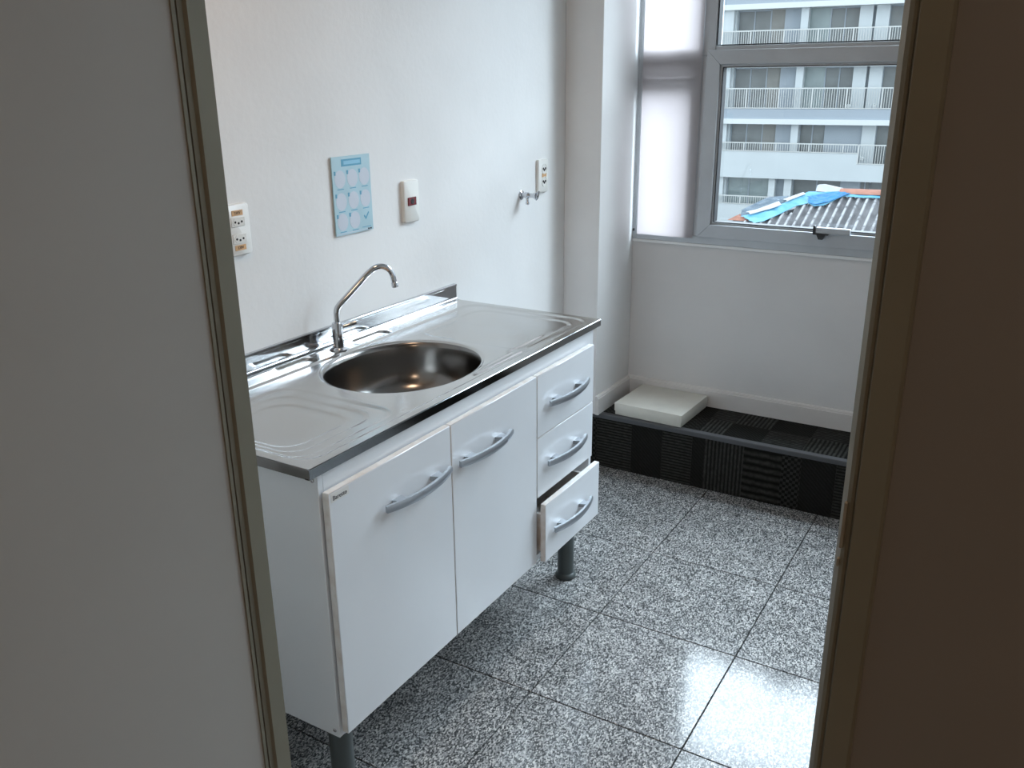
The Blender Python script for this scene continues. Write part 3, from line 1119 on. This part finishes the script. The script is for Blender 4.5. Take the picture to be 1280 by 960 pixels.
tp = thing('wall_tap', 'small chrome tap stub sticking out of the wall below the right socket', 'tap', (0, 1.625, 1.118))
lathe('flange', M['chrome'], tp, [(0, 0), (0.016, 0.0), (0.0165, 0.003), (0.013, 0.006), (0.0085, 0.007)], (0, 0, 0), (1, 0, 0), 28)
lathe('body', M['chrome'], tp, [(0.008, 0.005), (0.008, 0.016), (0.0105, 0.018), (0.0105, 0.030), (0.008, 0.033), (0.0075, 0.050), (0.0105, 0.052), (0.0105, 0.060), (0, 0.062)], (0, 0, 0), (1, 0, 0), 24)
lathe('outlet', M['chrome'], tp, [(0.0052, 0.0), (0.0052, 0.014), (0.0068, 0.016), (0.0068, 0.024), (0.004, 0.026), (0, 0.025)], (0.026, 0, -0.006), (0, 0, -1), 18)
tube('handle', M['chrome'], tp, [(0.058, 0.0, -0.013), (0.063, 0.0, -0.006), (0.066, 0.001, 0.006), (0.068, 0.002, 0.016)], [0.004, 0.0055, 0.0055, 0.0042], 14)

# instruction card
cd = thing('instruction_card', 'light blue instruction card with nine pictogram fields on the wall above the sink', 'poster', (0, 0.7485, 1.215))
cw, ch = 0.074, 0.0995
box('card', M['card'], cd, 0.0025, 0.0055, -cw, cw, -ch, ch)
XF = 0.0055


def oval(y, z, ry, rz, mt, name='printed_field', h=0.0003):
    bm = bmesh.new()
    add_extrude(bm, [(XF, y+ry*math.cos(2*PI*k/24), z+rz*math.sin(2*PI*k/24)) for k in range(24)], (h, 0, 0))
    return link(name, bm, M[mt], cd)


def rect(y0, y1, z0, z1, mt, name, h=0.0004):
    return box(name, M[mt], cd, XF-0.0002, XF+h, y0, y1, z0, z1)


rect(-0.038, 0.040, 0.074, 0.092, 'cardblue', 'title_bar', 0.0003)
rect(-0.029, 0.035, 0.0785, 0.0875, 'cardsky', 'title_field', 0.0005)
cy3 = (-0.046, 0.002, 0.049)
cz3 = (0.043, -0.014, -0.066)
for r_ in range(3):
    for c_ in range(3):
        if r_ == 2 and c_ == 2:
            continue
        yy, zz = cy3[c_], cz3[r_]
        oval(yy, zz, 0.0205, 0.0225, 'cardpale')
        rect(yy-0.0215, yy-0.0155, zz+0.011, zz+0.021, 'cardblue', 'number_mark')
        rect(yy-0.012, yy+0.012, zz-0.0265, zz-0.0245, 'cardblue', 'caption_line')
bm = bmesh.new()
add_extrude(bm, [(XF, 0.038, -0.060), (XF, 0.046, -0.070), (XF, 0.060, -0.052), (XF, 0.057, -0.050), (XF, 0.046, -0.0635), (XF, 0.041, -0.057)], (0.0004, 0, 0))
link('check_mark', bm, M['cardblue'], cd)
rect(0.030, 0.066, -0.090, -0.0885, 'cardblue', 'caption_line')
rect(-0.070, 0.050, -0.0965, -0.0945, 'cardpale', 'bottom_line')
rect(0.052, 0.058, -0.0975, -0.0935, 'ink', 'corner_mark')
rect(0.061, 0.067, -0.0975, -0.0935, 'ink', 'corner_mark')

# ------------------------------------------------------------------ outside: apartment building
gz = -12.0
struct(box('ground', M['ground'], None, -60, 60, 3.0, 90, gz-0.2, gz))
AB = thing('apartment_building', 'pale apartment block with long railed balconies seen through the window', 'building', (-9.0, 50.0, gz), rotz=R(5))
U0, U1 = -13.5, 12.0


def fbx(name, mt, u0, u1, z0, z1, d0, d1, parent=None):
    return box(name, M[mt], parent or AB, u0, u1, d0, d1, z0-gz, z1-gz)


FH = 2.95
fbx('core', 'facade', U0, U1, gz, 14.0, 1.5, 14.0)


def railing(u0, u1, z0, z1, ksp=0.125):
    bm = bmesh.new()
    add_box(bm, u0, u1, -0.03, 0.03, z1-gz-0.06, z1-gz)
    add_box(bm, u0, u1, -0.02, 0.02, z0-gz, z0-gz+0.05)
    n = int((u1-u0)/ksp)
    for k in range(n+1):
        u = u0+(u1-u0)*k/n
        wd_ = 0.035 if k % 14 == 0 else 0.013
        add_box(bm, u-wd_, u+wd_, -0.02, 0.02, z0-gz, z1-gz-0.04)
    return link('railing', bm, M['rail'], AB)


BAYS = []
for base in (-13.4, -5.65, 2.1):
    BAYS += [(base, base+1.75, 'facglass'), (base+1.75, base+2.5, 'faccurtain'), (base+2.5, base+3.42, 'facdoor'),
             (base+3.42, base+3.80, 'pillar'), (base+3.80, base+4.85, 'light'), (base+4.85, base+6.3, 'facglass'),
             (base+6.3, base+6.95, 'wallw'), (base+6.95, base+7.1, 'gap'), (base+7.1, base+7.75, 'wallw')]
for fl in range(-3, 4):
    # z of this floor's ceiling; fl=0 is the floor whose railing spans the middle of the window
    zc = 1.98+FH*fl
    zf = zc-FH
    kind = 'short' if fl <= -1 else 'full'
    bays = BAYS
    if fl == -1:
        bays = [q for q in BAYS if not (-1.9 < q[0] < 2.0)]+[(-1.85, -0.52, 'facglass'), (-0.52, 1.42, 'facdoor'), (1.42, 2.1, 'wallw')]
    if fl == -2:
        bays = [q for q in BAYS if not (-5.7 < q[0] < 2.0)]+[(-5.65, -3.2, 'green'), (-3.2, -2.85, 'pillar'), (-2.85, -2.35, 'facdoor'), (-2.35, -1.95, 'pillar'), (-1.95, 0.6, 'facglass'), (0.6, 1.6, 'facdoor'), (1.6, 2.1, 'facglass')]
    for (a, b, k) in bays:
        b = min(b, U1)
        if a >= U1:
            continue
        z1 = zc
        z0 = zf+0.8 if fl < 0 else zf+0.75
        z0 = zf+0.70
        if k in ('facglass', 'green'):
            fr = fbx('window', 'facglass' if k == 'facglass' else 'facgreen', a, b, z0, z1, 0.95, 1.0)
            bm = bmesh.new()
            for q in (a, (a+b)/2, b):
                add_box(bm, q-0.03, q+0.03, 0.90, 0.97, z0-gz, z1-gz)
            add_box(bm, a, b, 0.90, 0.97, z1-gz-0.06, z1-gz)
            link('window_frame', bm, M['fascia'], fr)
        elif k == 'faccurtain':
            fbx('curtain_window', 'faccurtain', a, b, z0, z1, 0.93, 1.0)
        elif k == 'light':
            fbx('curtain_window', 'facgreen' if fl >= 0 else 'facglass', a, b, z0, z1, 0.93, 1.0)
        elif k == 'facdoor':
            fbx('screen_door', 'facdoor', a, b, z0, z1, 0.80, 1.0)
        elif k == 'pillar':
            fbx('pillar', 'facade', a, b, z0, z1, 0.25, 1.0)
        elif k == 'wallw':
            fbx('pier', 'facade', a, b, z0, z1, 0.55, 1.5)
        else:
            fbx('recess_panel', 'facdoor', a, b, z0, z1, 0.95, 1.5)
    if kind == 'full':
        fbx('balcony_slab', 'fascia', U0, U1, zf+0.25, zf+0.80, 0.0, 1.5)
        fbx('white_band', 'facband', U0, U1, zf, zf+0.27, -0.08, 1.5)
        railing(U0, U1, zf+0.82, zf+1.90)
    else:
        fbx('parapet', 'facade', U0, 1.38, zf+0.02, zf+1.47, 0.0, 0.15)
        fbx('parapet', 'facade', 1.38, U1, zf+0.02, zf+0.93, 0.0, 0.15)
        fbx('balcony_slab', 'fascia', U0, U1, zf+0.02, zf+0.70, 0.15, 1.5)
        railing(U0, 1.36, zf+1.48, zf+1.97)
        railing(1.40, U1, zf+0.94, zf+1.97)
fbx('pillar', 'facade', -6.45, -5.75, gz, 14.0, 0.15, 1.5)
for u, z in ((0.62, -0.02), (1.9, -0.02), (1.6, -2.7)):
    lathe('balcony_lamp', M['facband'], AB, [(0, 0.1), (0.09, 0.08), (0.12, 0)], (u, 0.24, z-gz), (0, -1, 0), 12)

# ------------------------------------------------------------------ outside: neighbouring roof
HS = thing('neighbour_house', 'low house with grey corrugated roof patched in blue tarp outside the window', 'house', (-0.5, 12.0, gz))
ox, oy = 0.5, -12.0   # world -> local shift


def rz_(y):
    return -0.32-(14.0-y)*0.4


def wl(x, y, z):
    return (x+ox, y+oy, z-gz)


# corrugated sheets, one object each
def left_edge(y):
    # left limit of the sheeting at depth y (hip down to the corner, then the rake)
    if y >= 13.09:
        return -1.39-(14.0-y)/(14.0-13.09)*(2.76-1.39)
    return -2.76+(13.09-y)*0.42


pitch_ = 0.128
sheetw = pitch_*7
xs = -2.76
while xs < 4.2:
    bm = bmesh.new()
    nx = 56
    ny = 14
    grid = []
    for j in range(ny+1):
        y = 9.6+(14.0-9.6)*j/ny
        row = []
        for i in range(nx+1):
            x = xs+(sheetw+0.01)*i/nx
            le = left_edge(y)
            z = rz_(y)+0.026*math.cos(2*PI*x/pitch_)
            row.append((x, y, z, x >= le-0.03))
        grid.append(row)
    vs = {}
    for j in range(ny):
        for i in range(nx):
            q = [(j, i), (j, i+1), (j+1, i+1), (j+1, i)]
            if sum(grid[a][b][3] for a, b in q) >= 3:
                f = []
                for key in q:
                    if key not in vs:
                        gx, gy, gzz, _ = grid[key[0]][key[1]]
                        vs[key] = bm.verts.new(wl(gx, gy, gzz))
                    f.append(vs[key])
                bm.faces.new(f)
    if len(bm.faces):
        geom = bmesh.ops.extrude_face_region(bm, geom=bm.faces[:])
        bmesh.ops.translate(bm, verts=[v for v in geom['geom'] if isinstance(v, bmesh.types.BMVert)], vec=(0, 0, -0.012))
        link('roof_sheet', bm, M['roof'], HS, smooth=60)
    xs += sheetw
# rear slope and walls
bm = bmesh.new()
add_extrude(bm, [wl(-1.39, 14.0, -0.36), wl(4.2, 14.0, -0.36), wl(4.2, 17.4, -1.75), wl(-2.76, 17.4, -1.75), wl(-2.76, 13.09, -0.76)], (0, 0, -0.05))
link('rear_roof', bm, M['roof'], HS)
box('house_wall', M['housewall'], HS, *[v for v in (-2.55+ox, 4.0+ox, 13.0+oy, 17.2+oy)], 0.0, -1.80-gz)
box('house_wall', M['housewall'], HS, -1.2+ox, 4.0+ox, 9.9+oy, 13.0+oy, 0.0, -2.05-gz)
box('gable_wall_stub', M['housewall'], HS, -2.78+ox, -2.52+ox, 13.02+oy, 13.2+oy, -1.5-gz, -0.70-gz)  # short piece of grey gable wall below the corner tile
extrude('corner_tile', M['terracotta'], HS, [wl(-2.86, 13.07, -0.69), wl(-2.54, 13.10, -0.69), wl(-2.60, 13.14, -0.64), wl(-2.74, 13.14, -0.62)], (0, 0.20, 0))


def sheet(name, mt, upper, lower, off=0.045, amp=0.03, nseg=6, seed=0, hump=0.0, sub=3):
    """crumpled sheet draped between two polylines (x, y) on the roof plane"""
    def dens(pl, n):
        L_ = [0]
        for a, b in zip(pl, pl[1:]):
            L_.append(L_[-1]+math.hypot(b[0]-a[0], b[1]-a[1]))
        out = []
        for k in range(n+1):
            s = L_[-1]*k/n
            i = 0
            while i < len(pl)-2 and L_[i+1] < s:
                i += 1
            t = (s-L_[i])/max(L_[i+1]-L_[i], 1e-6)
            out.append((pl[i][0]+(pl[i+1][0]-pl[i][0])*t, pl[i][1]+(pl[i+1][1]-pl[i][1])*t))
        return out
    n = 48
    A, B = dens(upper, n), dens(lower, n)
    bm = bmesh.new()
    rows = []
    for j in range(nseg*sub+1):
        t = j/(nseg*sub)
        row = []
        for i in range(n+1):
            x = A[i][0]+(B[i][0]-A[i][0])*t
            y = A[i][1]+(B[i][1]-A[i][1])*t
            nn = noise.noise(Vector((x*7, y*9, seed)))+0.5*noise.noise(Vector((x*17, y*21, seed+3)))
            edge = min(1, 4*t*(1-t)+0.35)
            zz = rz_(min(y, 14.0))-max(0, y-14.0)*0.25+off+amp*nn*edge+hump*4*t*(1-t)
            row.append(bm.verts.new(wl(x+0.02*nn, y, zz)))
        rows.append(row)
    for P_, Q_ in zip(rows, rows[1:]):
        for i in range(n):
            bm.faces.new((P_[i], P_[i+1], Q_[i+1], Q_[i]))
    geom = bmesh.ops.extrude_face_region(bm, geom=bm.faces[:])
    bmesh.ops.translate(bm, verts=[v for v in geom['geom'] if isinstance(v, bmesh.types.BMVert)], vec=(0, 0, -0.006))
    return link(name, bm, M[mt], HS, smooth=50)


sheet('blue_tarp', 'tarp', [(-2.67, 13.12), (-2.46, 13.27), (-2.23, 13.47), (-2.06, 13.66), (-1.93, 13.86), (-1.82, 14.0), (-1.70, 14.05), (-1.38, 14.05), (-1.2, 14.03), (-0.68, 14.04), (0.4, 14.04)],
      [(-2.38, 12.97), (-2.26, 13.04), (-2.08, 13.27), (-1.90, 13.54), (-1.74, 13.65), (-1.62, 13.57), (-1.48, 13.61), (-1.35, 13.80), (-1.26, 13.92), (-1.07, 13.90), (-0.65, 13.92), (0.4, 13.9)], seed=1)
sheet('dark_blue_tarp', 'tarpdark', [(-1.80, 13.78), (-1.62, 13.88), (-1.45, 13.97), (-1.18, 14.02)], [(-1.72, 13.62), (-1.60, 13.57), (-1.44, 13.66), (-1.16, 13.97)], off=0.075, seed=5)
sheet('white_plastic', 'plastic', [(-2.60, 13.22), (-2.45, 13.32), (-2.30, 13.48), (-2.20, 13.58)], [(-2.52, 13.15), (-2.38, 13.26), (-2.20, 13.40), (-2.12, 13.50)], off=0.075, seed=9)
sheet('white_plastic', 'plastic', [(-2.14, 13.66), (-2.0, 13.80), (-1.88, 13.92)], [(-2.07, 13.61), (-1.95, 13.74), (-1.84, 13.86)], off=0.075, seed=12)
sheet('grey_plastic', 'greytarp', [(-2.72, 13.35), (-2.58, 13.55), (-2.42, 13.78), (-2.10, 13.86)], [(-2.66, 13.16), (-2.46, 13.30), (-2.28, 13.50), (-2.10, 13.66)], off=0.03, seed=15, hump=0.02)
# ridge: white bag and terracotta ridge tiles
extrude('ridge_bag', M['plastic'], HS, [wl(-1.72, 14.02, -0.27), (wl(-1.32, 14.02, -0.285)), wl(-1.33, 14.06, -0.22), wl(-1.62, 14.06, -0.17), wl(-1.71, 14.05, -0.18)], (0, 0.14, 0))
xr = -1.34
k = 0
while xr < 4.0:
    bm = bmesh.new()
    n = 8
    for side, r_ in ((0, 0.085), (1, 0.065)):
        pass
    pts = [(14.06+0.10*math.cos(PI*q/n), -0.285+0.075*math.sin(PI*q/n)) for q in range(n+1)]
    add_extrude(bm, [wl(xr, a, b+0.004*(k % 2)) for a, b in pts], (0.33, 0, 0.006))
    link('ridge_tile', bm, M['terracotta'], HS, smooth=40)
    xr += 0.31
    k += 1
